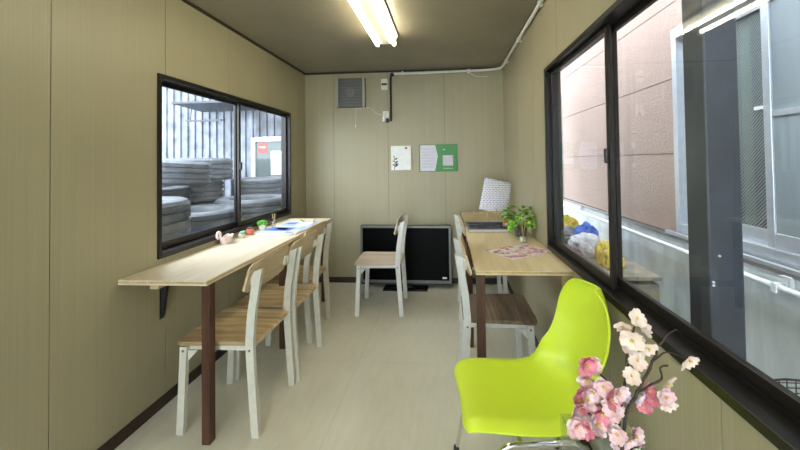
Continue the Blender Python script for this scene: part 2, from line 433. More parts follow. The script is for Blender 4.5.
bm = B(); tube(bm, smooth_path([(-.618, YB-.016, 1.80), (-.617, YB-.013, 1.9), (-.619, YB-.013, 2.2), (-.617, YB-.014, 2.30), (-.60, YB-.022, 2.33), (-.585, YB-.02, 2.30)]), .011, 8)
tag(obj('power_cord', bm, M['black'], smooth=True), 'thick black cord running down the back wall to a socket', 'cord')
bm = B()
tube(bm, smooth_path([(-.70, YB-.03, 1.865), (-.78, YB-.018, 1.89), (-.85, YB-.02, 1.95), (-.93, YB-.02, 1.955), (-1.0, YB-.02, 1.95)]), .0022, 6)
tag(obj('thin_wire', bm, M['plast'], smooth=True), 'thin pale wire from the fan to the lower socket', 'wire')
t = thing('cable_conduit', 'white round conduit pipe along the top of back and right walls', 'pipe', (0, 0, 0))
bm = B()
tube(bm, smooth_path([(-.57, YB-.03, 2.325), (-.3, YB-.028, 2.325), (.3, YB-.028, 2.332), (.48, YB-.03, 2.338), (.565, YB-.06, 2.338), (.598, YB-.14, 2.338), (.602, 3.3, 2.338), (.602, 1.0, 2.338), (.602, -1.5, 2.338)], 8), .0135, 12)
obj('conduit_pipe', bm, M['pvc'], t, smooth=True)
for (x, y, a) in ((-.48, YB-.014, 0), (.25, YB-.014, 0), (.607, 3.45, 1), (.607, 2.85, 1), (.607, 2.2, 1)):
    bm = B()
    if a: bx(bm, -.019, .016, -.012, .012, -.02, .02, bev=.003)
    else: bx(bm, -.012, .012, -.032, .013, -.02, .02, bev=.003)
    obj('pipe_clip', bm, M['pvc'], t, loc=(x, y, 2.328 if not a else 2.338))
bm = B(); tube(bm, smooth_path([(.27, YB-.012, 2.31), (.33, YB-.008, 2.275), (.40, YB-.008, 2.27), (.46, YB-.008, 2.27)]), .0025, 6)
tag(obj('loose_wire', bm, M['plast'], smooth=True), 'short loose wire end below the conduit on the back wall', 'wire')

# small picture: plain generic stand-in
t = thing('canvas_print', 'small white canvas print with a dark sprig on the back wall', 'picture', (-.51, YB, 1.386))
bm = B(); bx(bm, -.112, .112, -.02, 0, -.135, .135, bev=.002); obj('canvas', bm, M['paper'], t)
bm = B()
stem = smooth_path([(-.075, -.0212, -.13), (-.07, -.0212, -.06), (-.078, -.0212, .01)], 6)
for p, q in zip(stem, stem[1:]):
    prism(bm, [(p.x-.003, p.z), (p.x+.003, p.z), (q.x+.003, q.z), (q.x-.003, q.z)], -.0206, -.0214, 'y')
for (px_, pz_, a, l) in ((-.072, -.10, 35, .05), (-.07, -.085, 150, .035), (-.07, -.06, 40, .05), (-.073, -.045, 145, .03), (-.075, -.02, 30, .045), (-.077, .0, 95, .03), (-.075, -.075, 15, .05)):
    c, s = math.cos(R(a)), math.sin(R(a))
    prism(bm, [(px_, pz_), (px_+c*l*.5-s*l*.2, pz_+s*l*.5+c*l*.2), (px_+c*l, pz_+s*l), (px_+c*l*.5+s*l*.2, pz_+s*l*.5-c*l*.2)], -.0206, -.0216, 'y')
obj('dark_sprig', bm, M['dark'], t)
bm = B(); prism(bm, [(.058+.016*math.cos(k*PI/4), .108+.012*math.sin(k*PI/4)) for k in range(8)], -.0206, -.0214, 'y'); obj('red_dot', bm, plain('brick_red', (.42, .08, .05), .7), t)

t = thing('notice_board', 'green and white information panel with text and blank white square', 'sign', (-.099, YB, 1.38))
bm = B(); bx(bm, -.211, .211, -.012, 0, -.15, .15, bev=.002); obj('green_panel', bm, M['grn'], t)
bm = B(); prism(bm, [(-.198, -.143), (-.035, -.143), (-.002, .02), (-.03, .143), (-.198, .143)], -.0135, -.0122, 'y'); obj('white_panel', bm, M['lav'], t)
random.seed(3)
for k in range(7):
    bm = B(); x = -.182; z = .10-k*.033
    while x < -.05:
        w = random.uniform(.008, .022); bx(bm, x, min(x+w, -.045), -.0142, -.0136, z-.0032, z+.0032); x += w+.004
    obj('text_line', bm, M['ink'], t)
bm = B(); bx(bm, .052, .165, -.0135, -.0122, -.085, .03); obj('blank_square', bm, plain('blank_square', (.60, .55, .62), .6), t)
bm = B()
for i, (x0, x1) in enumerate(((.052, .068), (.07, .078))): bx(bm, x0, x1, -.0135, -.0122, .086, .096)
pt = plain('pale_text', (.55, .7, .5), .6); obj('heading_text', bm, pt, t)
bm = B(); x = .055
while x < .165: bx(bm, x, x+.007, -.0132, -.0122, -.118, -.112); x += .010
obj('footer_text', bm, pt, t)

# ------------------------------------------------------------------ television
t = thing('television', 'black flat television standing on the floor against the back wall', 'television', (-.457, 3.60, 0), R(-1.0))
bm = B(); bx(bm, -.487, .487, .03, .075, .030, .665, bev=.006); obj('casing', bm, M['black'], t)
bm = B()
bx(bm, -.487, .487, .015, .0295, .627+.012, .665, bev=.003); bx(bm, -.487, .487, .015, .0295, .058, .088, bev=.003)
bx(bm, -.487, -.461, .015, .0295, .0885, .6385, bev=.003); bx(bm, .461, .487, .015, .0295, .0885, .6385, bev=.003)
obj('bezel', bm, M['tvf'], t)
bm = B(); bx(bm, -.461, .461, .022, .0294, .0885, .6385); obj('screen', bm, M['screen'], t)
bm = B(); bx(bm, .39, .435, .0205, .0217, .108, .126); obj('sticker', bm, M['paper'], t)
bm = B(); bx(bm, -.235, .235, -.06, .14, 0, .012, bev=.004); bx(bm, -.07, .07, .04, .075, .012, .05); obj('stand', bm, plain('gloss_black', (.01, .01, .01), .15), t)

# ------------------------------------------------------------------ desks
def desk(name, label, x0, x1, y0, y1, ztop, top, legs, battens, th=.024):
    t = thing(name, label, 'desk', ((x0+x1)/2, (y0+y1)/2, 0))
    cx, cy = t.location.x, t.location.y
    bm = B(); bx(bm, x0-cx, x1-cx, y0-cy, y1-cy, ztop-.006, ztop, bev=.0015, seg=1)
    bx(bm, x0-cx, x1-cx, y0-cy, y1-cy, ztop-th, ztop-.0165, bev=.001, seg=1); obj('tabletop', bm, top, t)
    bm = B(); bx(bm, x0-cx+.0005, x1-cx-.0005, y0-cy+.0005, y1-cy-.0005, ztop-.0164, ztop-.0061); obj('plywood_core', bm, M['ply'], t)
    for (a, c, p, q) in legs:
        bm = B(); bx(bm, a-cx, c-cx, p-cy, q-cy, 0, ztop-th-.0005, bev=.003); obj('leg', bm, M['legw'], t)
    for (a, c, p, q, z0) in battens:
        bm = B(); bx(bm, a-cx, c-cx, p-cy, q-cy, z0, ztop-th-.0005, bev=.002); obj('batten', bm, M['batten'], t)
    return t
ZD = .792
d1 = desk('wall_desk', 'long pale pine desk under the left window, nearer board with pink basket', XL+.001, -1.152, 1.562, 2.565, ZD, M['desk'],
     [(-1.197, -1.155, 1.585, 1.627), (-1.235, -1.193, 2.42, 2.462)], [(-1.475, -1.43, 1.60, 2.50, .735)])
bm = B(); prism(bm, [(XL+.001, ZD-.025), (XL+.05, ZD-.025), (XL+.05, ZD-.04), (XL+.012, .50), (XL+.001, .50)], 1.815, 1.833, 'y')
bx(bm, XL+.001, XL+.004, 1.81, 1.838, .49, ZD-.025)
o = obj('bracket', bm, M['black'], d1, loc=(1.379, -2.07, 0))
desk('wall_desk', 'pine desk board beside the back left corner, under the magazines', XL+.001, -1.150, 2.57, 3.32, ZD+.003, M['desk'],
     [(-1.235, -1.193, 3.25, 3.292)], [(XL+.001, XL+.03, 2.6, 3.3, .735)])
d2 = desk('wall_desk', 'golden pine desk under the right window with open magazine on it', .138, XR-.002, 1.765, 2.66, .788, M['desk2'],
     [(.14, .184, 1.778, 1.82), (.13, .172, 2.50, 2.545)], [(.575, XR-.002, 1.80, 2.64, .70)])
desk('wall_desk', 'golden pine desk against back wall corner, holding the paper easel', .146, XR-.002, 2.665, 3.74, .788, M['desk2'],
     [(.148, .19, 3.66, 3.70)], [(.575, XR-.002, 2.7, 3.7, .70)])

# ------------------------------------------------------------------ white and wood chairs (front faces local -X)
def chair(label, seatm, backm, metal, loc, rz, group=None):
    t = thing('dining_chair', label, 'chair', loc, rz, group)
    # seat
    bm = B(); W, D = .205, .195; r_ = .03; pts = []
    for (sx, sy, a0) in ((1, 1, 0), (-1, 1, 90), (-1, -1, 180), (1, -1, 270)):
        for k in range(6):
            a = R(a0+k*18); pts.append((sx*(D-r_)+r_*math.cos(a), sy*(W-r_)+r_*math.sin(a)))
    pts = [(x*1.055-.006, y*(1.0 if x < 0 else .885)) for x, y in pts]
    prism(bm, pts, .437, .457)
    es = [e for e in bm.edges if abs(e.verts[0].co.z-e.verts[1].co.z) < 1e-5]
    bmesh.ops.bevel(bm, geom=es, offset=.005, segments=2, affect='EDGES')
    obj('seat', bm, seatm, t, smooth=True)
    # frame under the seat
    bm = B()
    for s in (-1, 1): bx(bm, -.17, .165, s*.176-.008, s*.176+.008, .412, .436, bev=.002)
    for x in (-.165, .165): bx(bm, x-.008, x+.008, -.168, .168, .412, .436, bev=.002)
    obj('seat_frame', bm, metal, t)
    # front legs, splayed slightly, with gussets
    for s in (-1, 1):
        bm = B(); y0, y1 = s*.196-.0115, s*.196+.0115
        prism(bm, [(-.205, .0), (-.168, .0), (-.150, .436), (-.185, .436)], y0, y1, 'y')
        prism(bm, [(-.151, .4115), (-.105, .4115), (-.152, .36)], s*.190-.004, s*.190+.004, 'y')
        l = obj('leg', bm, metal, t)
        bm = B(); lathe(bm, [(0, 0), (.006, 0), (.006, .003), (0, .004)], 8)
        obj('bolt', bm, M['tvf'], l, loc=(-.168, s*.2075, .415), rot=(R(-90*s), 0, 0))
    # rear legs run up into the back posts
    for s in (-1, 1):
        bm = B(); y0, y1 = s*.196-.0115, s*.196+.0115
        prof = [(.222, 0), (.185, 0), (.158, .40), (.156, .47), (.166, .60), (.196, .79), (.200, .812), (.243, .826), (.236, .79), (.206, .60), (.196, .47), (.198, .40)]
        prism(bm, prof, y0, y1, 'y')
        bx(bm, .168, .185, s*.196-s*.0115, s*.15, .70, .74) if False else None
        l = obj('leg', bm, metal, t)
        bm = B(); lathe(bm, [(0, 0), (.006, 0), (.006, .003), (0, .004)], 8)
        obj('bolt', bm, M['tvf'], l, loc=(.176, s*.2075, .425), rot=(R(-90*s), 0, 0))
    # curved back rest board in front of the posts
    bm = B(); n = 14; zs = [.700, .706, .77, .838, .845]
    F = []; K = []
    for i in range(n+1):
        u = -1+2*i/n; y = u*.212
        ins = .016*max(0, (abs(u)-.86)/.14)**2
        rowf = []; rowk = []
        for j, z in enumerate(zs):
            zz = z + (ins if j < 2 else (-ins if j > 2 else 0)) + (.012*(1-u*u) if j > 2 else 0)
            x = .178 + (z-.70)*.21 + .018*(1-u*u) - .012
            th = .012 if 0 < j < 4 else .006
            rowf.append(bm.verts.new((x-th*.5-.004, y, zz))); rowk.append(bm.verts.new((x+th*.5-.004, y, zz)))
        F.append(rowf); K.append(rowk)
    for i in range(n):
        for j in range(4):
            bm.faces.new((F[i][j], F[i+1][j], F[i+1][j+1], F[i][j+1])); bm.faces.new((K[i][j], K[i][j+1], K[i+1][j+1], K[i+1][j]))
        bm.faces.new((F[i][0], K[i][0], K[i+1][0], F[i+1][0])); bm.faces.new((F[i][4], F[i+1][4], K[i+1][4], K[i][4]))
    for i in (0, n):
        for j in range(4): bm.faces.new((F[i][j], F[i][j+1], K[i][j+1], K[i][j]))
    for v in bm.verts: v.co.x -= .012
    obj('backrest', bm, backm, t, smooth=True)
    # brackets fixing the board to the posts
    for s in (-1, 1):
        bm = B(); bx(bm, .172, .19, s*.165-.02, s*.165+.02, .735, .79, bev=.003); bx(bm, .180, .196, min(s*.165, s*.19), max(s*.165, s*.19), .74, .785)
        obj('bracket', bm, metal, t)
    return t
GL = 'chairs along the left desk'; GR = 'chairs along the right desk'
c0 = chair('oak seat chair at left desk, nearest, beside the desk front leg', M['seat'], M['back'], M['white'], (-1.165, 1.845, 0), 0, GL)
def put(src, label, loc, rz, group):
    c = copy_tree(src); c.location = loc; c.rotation_euler = (0, 0, rz); c['label'] = label
    if group: c['group'] = group
    elif 'group' in c: del c['group']
    return c
put(c0, 'oak seat chair at left desk, in the middle of the three', (-1.155, 2.276, 0), R(.5), GL)
put(c0, 'oak seat chair at left desk, farthest and beside the magazines', (-1.245, 2.715, 0), R(-1), GL)
c1 = chair('grey toned wood seat chair pushed under the right desk beside lime chair', M['seatg'], M['back'], M['whitec'], (.275, 2.13, 0), PI, GR)
put(c1, 'white framed chair at the right desk nearest the back wall', (.30, 3.14, 0), PI, GR)
chair('pale toned wood chair standing sideways in front of the black television', M['seatp'], M['seatp'], M['whitec'], (-.625, 3.17, 0), R(1.5))

# ------------------------------------------------------------------ lime shell chair
def lime_chair(loc, rz):
    t = thing('shell_chair', 'lime green plastic shell chair on chrome legs by right wall', 'chair', loc, rz)
    prof = [(-.245, .400), (-.25, .418), (-.235, .438), (-.19, .446), (-.10, .440), (0, .432), (.08, .432), (.14, .444), (.185, .478), (.215, .53), (.238, .59), (.258, .648), (.273, .71), (.286, .765), (.296, .812), (.301, .836)]
    hw =   [.165, .185, .202, .214, .220, .223, .222, .216, .204, .196, .197, .203, .203, .182, .135, .055]
    sp = smooth_path([(a, 0, c) for a, c in prof], 4); hs = [v.x for v in smooth_path([(h, 0, 0) for h in hw], 4)]
    n = 20; bm = B(); G = []
    L = len(sp)
    for i, (p, h) in enumerate(zip(sp, hs)):
        q = sp[min(i+1, L-1)]-sp[max(i-1, 0)]; q.normalize()
        nrm = Vector((-q.z, 0, q.x))      # towards the sitter
        s = i/(L-1)
        row = []
        for k in range(n+1):
            u = -1+2*k/n
            y = h*math.sin(u*PI/2*.98)/math.sin(PI/2*.98)*(1 if s > .0 else 1)
            e = abs(y/h)
            bk = max(0, min(1, (s-.42)/.15))
            curl = (1-bk)*(.012*e**2-.050*max(0, e-.80)**1.3*3.2) + bk*(.050*e**2.0-.012)
            joint = math.exp(-((s-.52)/.10)**2)*.028*e**3
            row.append(bm.verts.new(p+Vector((0, y, 0))+nrm*(curl+joint)))
        G.append(row)
    for a, c in zip(G, G[1:]):
        for k in range(n): bm.faces.new((a[k], a[k+1], c[k+1], c[k]))
    o = obj('shell', bm, M['green'], t, smooth='all')
    md = o.modifiers.new('thick', 'SOLIDIFY'); md.thickness = .009; md.offset = 0
    md = o.modifiers.new('sub', 'SUBSURF'); md.levels = 1; md.render_levels = 1
    for s in (-1, 1):
        bm = B()
        y = s*.234
        P = [(-.245, s*.246, .0), (-.180, y, .33), (-.165, y, .375), (-.125, y, .408), (-.07, y, .413), (.0, y, .413), (.06, y, .413), (.115, y, .405), (.15, y, .37), (.165, y, .33), (.225, s*.246, .0)]
        tube(bm, smooth_path(P, 6), .0095, 12); l = obj('leg_frame', bm, M['chrome'], t, smooth=True)
        bm = B(); bx(bm, -.03, .03, -.012, .012, -.012, .012, bev=.004)
        for x in (-.245, .225):
            bm2 = B(); lathe(bm2, [(0, 0), (.013, 0), (.013, .02), (0, .022)], 12, x, s*.246); obj('foot_cap', bm2, M['black'], l, smooth=True)
        bm.free()
    bm = B()
    for x in (-.08, .05):
        tube(bm, [(x, -.232, .411), (x, -.13, .418), (x, .13, .418), (x, .232, .411)], .008, 10)
    obj('cross_tube', bm, M['chrome'], t, smooth=True)
    return t
lime_chair((.288, 1.398, 0), R(5))

# ------------------------------------------------------------------ cherry blossoms in a glass vase on a stool
VX, VY = .335, .78
t = thing('side_stool', 'small white side stool holding the glass vase of blossoms', 'stool', (VX, VY, 0))
bm = B(); lathe(bm, [(0, .425), (.125, .425), (.13, .43), (.13, .445), (.125, .45), (0, .45)], 40); obj('stool_top', bm, M['whitec'], t, smooth=True)
for k in range(3):
    a = R(30+k*120); bm = B(); tube(bm, [(.14*math.cos(a), .14*math.sin(a), 0), (.09*math.cos(a), .09*math.sin(a), .4245)], .01, 10); obj('leg', bm, M['whitec'], t, smooth=True)
t = thing('glass_vase', 'square clear glass vase holding the pink cherry branches', 'vase', (VX, VY, .451))
bm = B(); a_, h_, w_ = .073, .287, .004
bx(bm, -a_, a_, -a_, a_, 0, .012)
for s in (-1, 1):
    bx(bm, s*a_-(w_ if s > 0 else 0), s*a_+(0 if s > 0 else w_), -a_, a_, .0121, h_)
    bx(bm, -a_+w_+.0001, a_-w_-.0001, s*a_-(w_ if s > 0 else 0), s*a_+(0 if s > 0 else w_), .0121, h_)
obj('vase_body', bm, thin_glass('hazy_vase_glass', (.90, .93, .93), 1.3, haze=.6), t)

def petal_flower(size, rnd, double=False, cup=.5):
    """five notched petals around the origin facing +Z"""
    bm = B()
    layers = [(5, 1.0, cup, 0), (5, .72, cup+.35, 36)] if double else [(5, 1.0, cup, 0)]
    for (n, sc_, cp, off) in layers:
        for k in range(n):
            a = R(off+k*360/n+rnd.uniform(-7, 7)); L = size*.5*sc_*rnd.uniform(.92, 1.08); W = L*.46
            rows = []
            cpv = cp*rnd.uniform(.8, 1.2)
            for i in range(6):
                s = i/5
                hw_ = W*(math.sin(min(1, s*1.02)*PI*.80)**.8)*1.0 if s > 0 else W*.12
                row = []
                for j in range(5):
                    u = -1+j/2
                    rr = L*s*(1 - (.13 if (i == 5 and j == 2) else 0)) - L*.10*(u*u)*s
                    z = L*(cpv*s*(1-.25*s)) + L*.18*u*u*s + rnd.uniform(-.035, .035)*L*s
                    x, y = rr, hw_*u
                    row.append(bm.verts.new((x*math.cos(a)-y*math.sin(a), x*math.sin(a)+y*math.cos(a), z+(.12*L if sc_ < 1 else 0))))
                rows.append(row)
            for p, q in zip(rows, rows[1:]):
                for j in range(4): bm.faces.new((p[j], p[j+1], q[j+1], q[j]))
    return bm
rnd = random.Random(11)
protos = {}
for key, mat, dbl in (('w', 'pw', False), ('p', 'pp', True), ('d', 'pd', True), ('l', 'pl', True)):
    protos[key] = []
    for v in range(3):
        bm = petal_flower(.046, rnd, dbl, .42 if not dbl else .5)
        bmesh.ops.solidify
        me = bpy.data.meshes.new('blossom'); 
        bmesh.ops.recalc_face_normals(bm, faces=bm.faces[:]); bm.to_mesh(me); bm.free(); me.materials.append(M[mat])
        for p in me.polygons: p.use_smooth = True
        st = B()
        for q in range(7):
            a = q*2*PI/7; tube(st, [(0, 0, .001), (.004*math.cos(a), .004*math.sin(a), .010)], [.0005, .0008], 5)
        ms = bpy.data.meshes.new('stamens'); st.to_mesh(ms); st.free(); ms.materials.append(M['sty'])
        protos[key].append((me, ms))
def branch(label, paths, flowers, group='cherry blossom branches in the vase'):
    base = Vector(paths[0][0][0])
    t = thing('cherry_branch', label, 'flower', base, 0, group)
    bm = B()
    for pts, r0, r1 in paths:
        pth = smooth_path([Vector(p)-base for p in pts], 5); n = len(pth)
        pth = [p+Vector((noise.noise(p*60), noise.noise(p*60+Vector((5, 0, 0))), 0))*.0025 for p in pth]
        tube(bm, pth, [r0+(r1-r0)*i/(n-1) + .0006*noise.noise(pth[i]*150) for i in range(n)], 8)
    obj('twig', bm, M['bark'], t, smooth=True)
    for (x, z, k, s, dy) in flowers:
        me, ms = rnd.choice(protos[k])
        o = bpy.data.objects.new('blossom', me); C.objects.link(o); o.parent = t
        o.location = Vector((x, VY-.03+dy, z))-base
        d = Vector((rnd.uniform(-.95, .95), -1, rnd.uniform(-.5, .8)))
        o.rotation_euler = (d.to_track_quat('Z', 'Y').to_matrix() @ Matrix.Rotation(rnd.uniform(0, 6), 3, 'Z')).to_euler()
        o.scale = (s,)*3
        c = bpy.data.objects.new('stamens', ms); C.objects.link(c); c.parent = o
    return t
yb = VY-.02
def P3(lst, dy=0): return [(x, yb+dy, z) for x, z in lst]
F1 = [(.384, 1.019, 'w', .8, -.01), (.361, 1.0, 'w', .75, 0), (.399, .996, 'w', .95, 0), (.374, .978, 'w', 1.05, -.012), (.388, .962, 'w', .9, .01), (.410, .955, 'w', .85, 0), (.364, .958, 'w', .9, 0),
      (.392, .925, 'w', .85, .005), (.378, .895, 'w', .8, 0), (.362, .852, 'l', .8, .01)]
branch('tallest cherry branch with cream white blossoms at its tip', [([(.345, VY+.02, .47)]+P3([(.352, .60), (.352, .77), (.368, .876), (.375, .927), (.384, .969), (.398, 1.022)]), .0042, .0014),
       (P3([(.370, .885), (.388, .915), (.398, .935)], .01), .002, .001)], F1)
F2 = [(.485, .938, 'w', .80, -.01), (.480, .925, 'w', .62, 0), (.446, .885, 'w', .85, 0), (.437, .86, 'p', .8, -.01), (.449, .84, 'w', .75, 0), (.415, .856, 'd', .75, .012), (.409, .828, 'd', .7, .01), (.424, .842, 'd', .65, .012), (.393, .848, 'l', .75, .01)]
branch('curved bare tipped cherry branch reaching right towards the window', [([(.335, VY-.02, .47)]+P3([(.35, .62), (.36, .793), (.388, .86), (.411, .904), (.426, .939), (.438, .964), (.457, .985), (.473, .992)], -.01), .0042, .0012),
       (P3([(.390, .862), (.424, .881), (.438, .892), (.437, .913), (.451, .918)], -.01), .0026, .0015), (P3([(.417, .925), (.446, .946), (.480, .936)], -.012), .0022, .001)], F2)
L = [(.286, .913), (.306, .903), (.293, .879), (.315, .880), (.336, .877), (.278, .85), (.304, .85), (.327, .845), (.261, .826), (.288, .825), (.312, .82), (.338, .822), (.271, .80), (.299, .797), (.325, .792), (.347, .775), (.254, .80), (.371, .762), (.391, .752), (.355, .745), (.285, .775), (.300, .86), (.32, .863), (.27, .835), (.31, .80)]
ks = 'dpppppppppdpdpppppppppddp'
branch('low cherry branch covered in dense pink double blossoms', [([(.325, VY, .47)]+P3([(.345, .62), (.348, .78), (.342, .844), (.332, .874), (.300, .905)], .01), .004, .0014),
       (P3([(.347, .74), (.33, .785), (.305, .795), (.285, .817), (.268, .842)], 0), .003, .0012), (P3([(.347, .70), (.37, .74), (.392, .75)], -.01), .0025, .0012)],
       [(x, z, k, rnd.uniform(.82, 1.08), rnd.uniform(-.03, .03)) for (x, z), k in zip(L, ks)])

# ------------------------------------------------------------------ things on the left desk
def cloth_box(): pass
t = thing('paper_basket', 'small pink paper basket with a round hoop on left desk', 'basket', (-1.558, 2.31, ZD+.001), R(8))
pkm = plain('pale_pink_paper', (.78, .64, .62), .75, scale=120, var=.2)
bm = B(); n = 28; rings = []
for (f_, z, th_) in ((.90, 0, 0), (1.0, .022, 0), (1.1, .045, 1), (1.18, .052, 1), (1.05, .045, 0), (.88, .006, 0)):
    rings.append([bm.verts.new((.032*f_*math.cos(2*PI*k/n)*1.1, .052*f_*math.sin(2*PI*k/n), z+(.004*math.sin(k*2*PI/n*7) if th_ else 0))) for k in range(n)])
for a, c in zip(rings, rings[1:]):
    for k in range(n): bm.faces.new((a[k], a[(k+1) % n], c[(k+1) % n], c[k]))
bm.faces.new(rings[0][::-1]); bm.faces.new(rings[-1])
obj('basket_body', bm, pkm, t, smooth=True)
bm = B(); tube(bm, [(-.02+.004*math.cos(a_)-.012, -.040+.015*math.cos(a_), .062+.022*math.sin(a_)) for a_ in [2*PI*k/20 for k in range(21)]], .0085, 8); obj('hoop', bm, pkm, t, smooth=True)
t = thing('glass_ornament', 'small green and white ornament between pink basket and red jar', 'ornament', (-1.545, 2.47, ZD+.001))
bm = B(); lathe(bm, [(0, 0), (.018, 0), (.024, .012), (.022, .03), (.012, .036), (0, .037)], 18); obj('bowl', bm, plain('cream_ceramic', (.7, .68, .58), .4), t, smooth=True)
bm = B()
for k in range(7):
    a = k*.9; bm2 = None
    lathe(bm, [(0, .030), (.009, .036), (.007, .046), (0, .050)], 8, .012*math.cos(a)+.006, .014*math.sin(a))
obj('green_beads', bm, plain('mint_green', (.2, .5, .28), .45), t, smooth=True)
t = thing('candle_jar', 'round salmon red candle jar with dark lid on left desk', 'jar', (-1.545, 2.58, ZD+.004))
bm = B(); lathe(bm, [(0, 0), (.022, 0), (.029, .010), (.030, .03), (.024, .042), (0, .044)], 24); obj('jar_body', bm, plain('salmon_red', (.62, .16, .10), .4), t, smooth=True)
bm = B(); lathe(bm, [(0, .0445), (.024, .0445), (.024, .052), (.008, .056), (0, .056)], 20); obj('lid', bm, plain('dark_wood_lid', (.10, .045, .03), .5), t, smooth=True)
t = thing('potted_succulent', 'bright green succulent in a white pot under left window', 'plant', (-1.555, 2.77, ZD+.004))
bm = B(); lathe(bm, [(0, 0), (.026, 0), (.034, .045), (.031, .045), (.028, .038), (0, .038)], 24); obj('pot', bm, M['paper'], t, smooth=True)
bm = B(); rs = random.Random(5)
for k in range(46):
    a = rs.uniform(0, 2*PI); e = rs.uniform(.05, 1.25); l = .034
    c_ = Vector((math.cos(a)*math.cos(e), math.sin(a)*math.cos(e), math.sin(e)*.8))*l+Vector((0, 0, .04))
    dr = Vector((math.cos(a)*math.cos(e), math.sin(a)*math.cos(e), math.sin(e)+.2)).normalized()
    tube(bm, [c_-dr*.02, c_-dr*.004, c_+dr*.006, c_+dr*.013], [.002, .008, .007, .001], 6)
obj('leaves', bm, M['succ'], t, smooth=True)
def diffuser(label, loc, s, liquid):
    t = thing('reed_diffuser', label, 'diffuser', loc)
    bm = B(); lathe(bm, [(0, 0), (.020*s, 0), (.022*s, .003), (.022*s, .045*s), (.010*s, .056*s), (.010*s, .066*s), (.008*s, .066*s), (.008*s, .056*s), (.019*s, .043*s), (.019*s, .004), (0, .004)], 24); b_ = obj('bottle', bm, M['clear'], t, smooth=True)
    bm = B(); lathe(bm, [(0, .0045), (.0185*s, .0045), (.0185*s, .03*s), (0, .03*s)], 24); obj('liquid', bm, liquid, b_, smooth=True)
    for k in range(5):
        a = k*1.256+.4; bm = B(); tube(bm, [(-.004*math.cos(a)*s, -.004*math.sin(a)*s, .008), (.022*math.cos(a)*s, .014*math.sin(a)*s, .14*s)], .0016, 6); obj('reed', bm, M['batten'], t)
diffuser('reed diffuser with thin sticks on the left desk beside succulent', (-1.505, 2.87, ZD+.004), .82, plain('cream_liquid', (.68, .55, .38), .4))

def sheet_stack(name, label, cat, loc, rz, w, h, th, cover, blocks=(), group=None):
    """a magazine: page block, cover and printed blocks (x0,x1,y0,y1,mat)"""
    t = thing(name, label, cat, loc, rz, group)
    bm = B(); bx(bm, -w/2+.001, w/2-.001, -h/2+.001, h/2-.001, .0005, th-.0006); obj('pages', bm, M['paper'], t)
    bm = B(); bx(bm, -w/2, w/2, -h/2, h/2, th-.0005, th); bx(bm, -w/2, w/2, -h/2, h/2, 0, .0004); obj('cover', bm, cover, t)
    for i, (a, c, p, q, m_) in enumerate(blocks):
        bm = B(); bx(bm, a*w-w/2, c*w-w/2, p*h-h/2, q*h-h/2, th+.0001, th+.0004); obj('print', bm, m_, t)
    return t
blue = plain('blue_print', (.10, .15, .48), .5, spec=.2); skyb = plain('sky_print', (.35, .47, .62), .5, spec=.2); cyan = plain('pale_green_print', (.45, .55, .4), .5); mp_ = plain('magazine_white', (.55, .56, .58), .6)
gm = 'magazines on the left desk'
sheet_stack('magazine', 'lowest grey magazine under the blue brochure on left desk', 'magazine', (-1.335, 2.66, ZD+.004), R(90), .20, .33, .009, plain('grey_cover', (.55, .56, .6), .35), [(.1, .9, .1, .3, M['dark'])], gm)
sheet_stack('magazine', 'blue and white travel brochure on the left desk stack', 'magazine', (-1.325, 2.73, ZD+.0135), R(83), .24, .33, .004, mp_, [(.12, .72, .30, .97, blue), (.02, .10, .1, .9, cyan), (.3, .6, .45, .75, plain('mid_blue_print', (.2, .3, .62), .4)), (.35, .95, .04, .26, skyb)], gm)
sheet_stack('magazine', 'pale blue leaflet at the far end of the left stack', 'magazine', (-1.34, 2.99, ZD+.0045), R(96), .21, .28, .003, skyb, [(.1, .9, .1, .5, M['paper']), (.5, .9, .6, .9, blue)], gm)
for i, (x, y, rz, lab, m_) in enumerate(((-1.38, 3.16, 40, 'grey pen lying on left desk by the far wall', M['tvf']), (-1.27, 3.17, 20, 'brown wooden pencil lying near the left desk corner', M['ply']))):
    t = thing('pen', lab, 'pen', (x, y, ZD+.0085), R(rz), 'pens on the left desk')
    bm = B(); tube(bm, [(0, -.06, 0), (0, .055, 0)], .0045, 8); obj('barrel', bm, m_, t, smooth=True)
    bm = B(); tube(bm, [(0, .0551, 0), (0, .07, 0)], [.0045, .0008], 8); obj('tip', bm, M['dark'], t, smooth=True)

# ------------------------------------------------------------------ things on the right desk
ZR = .788
# open magazine with reddish pictures
m, nt, b = newmat('pink_photo_print')
f = noisef(nt, coords(nt), 14, 2, .5, 1.5)
nt.links.new(ramp(nt, f, [(.0, (.10, .03, .04)), (.36, (.60, .22, .27)), (.44, (.80, .66, .64)), (.53, (.84, .80, .80)), (.64, (.75, .38, .42))]), b.inputs['Base Color']); b.inputs['Roughness'].default_value = .35
nt.nodes[-1]; 
for n_ in nt.nodes:
    if n_.type == 'VALTORGB': n_.color_ramp.interpolation = 'CONSTANT'
t = thing('open_magazine', 'magazine with pink and white photo cover on right desk', 'magazine', (.432, 2.125, ZR+.001), R(-57))
bm = B(); bx(bm, -.112, .112, -.158, .158, 0, .004); obj('pages', bm, M['paper'], t)
bm = B(); bx(bm, -.114, .114, -.160, .160, .0041, .0050); obj('cover', bm, m, t)
bm = B(); bx(bm, -.117, -.1142, -.160, .160, 0, .0050); obj('spine', bm, plain('maroon', (.10, .03, .03), .5), t)
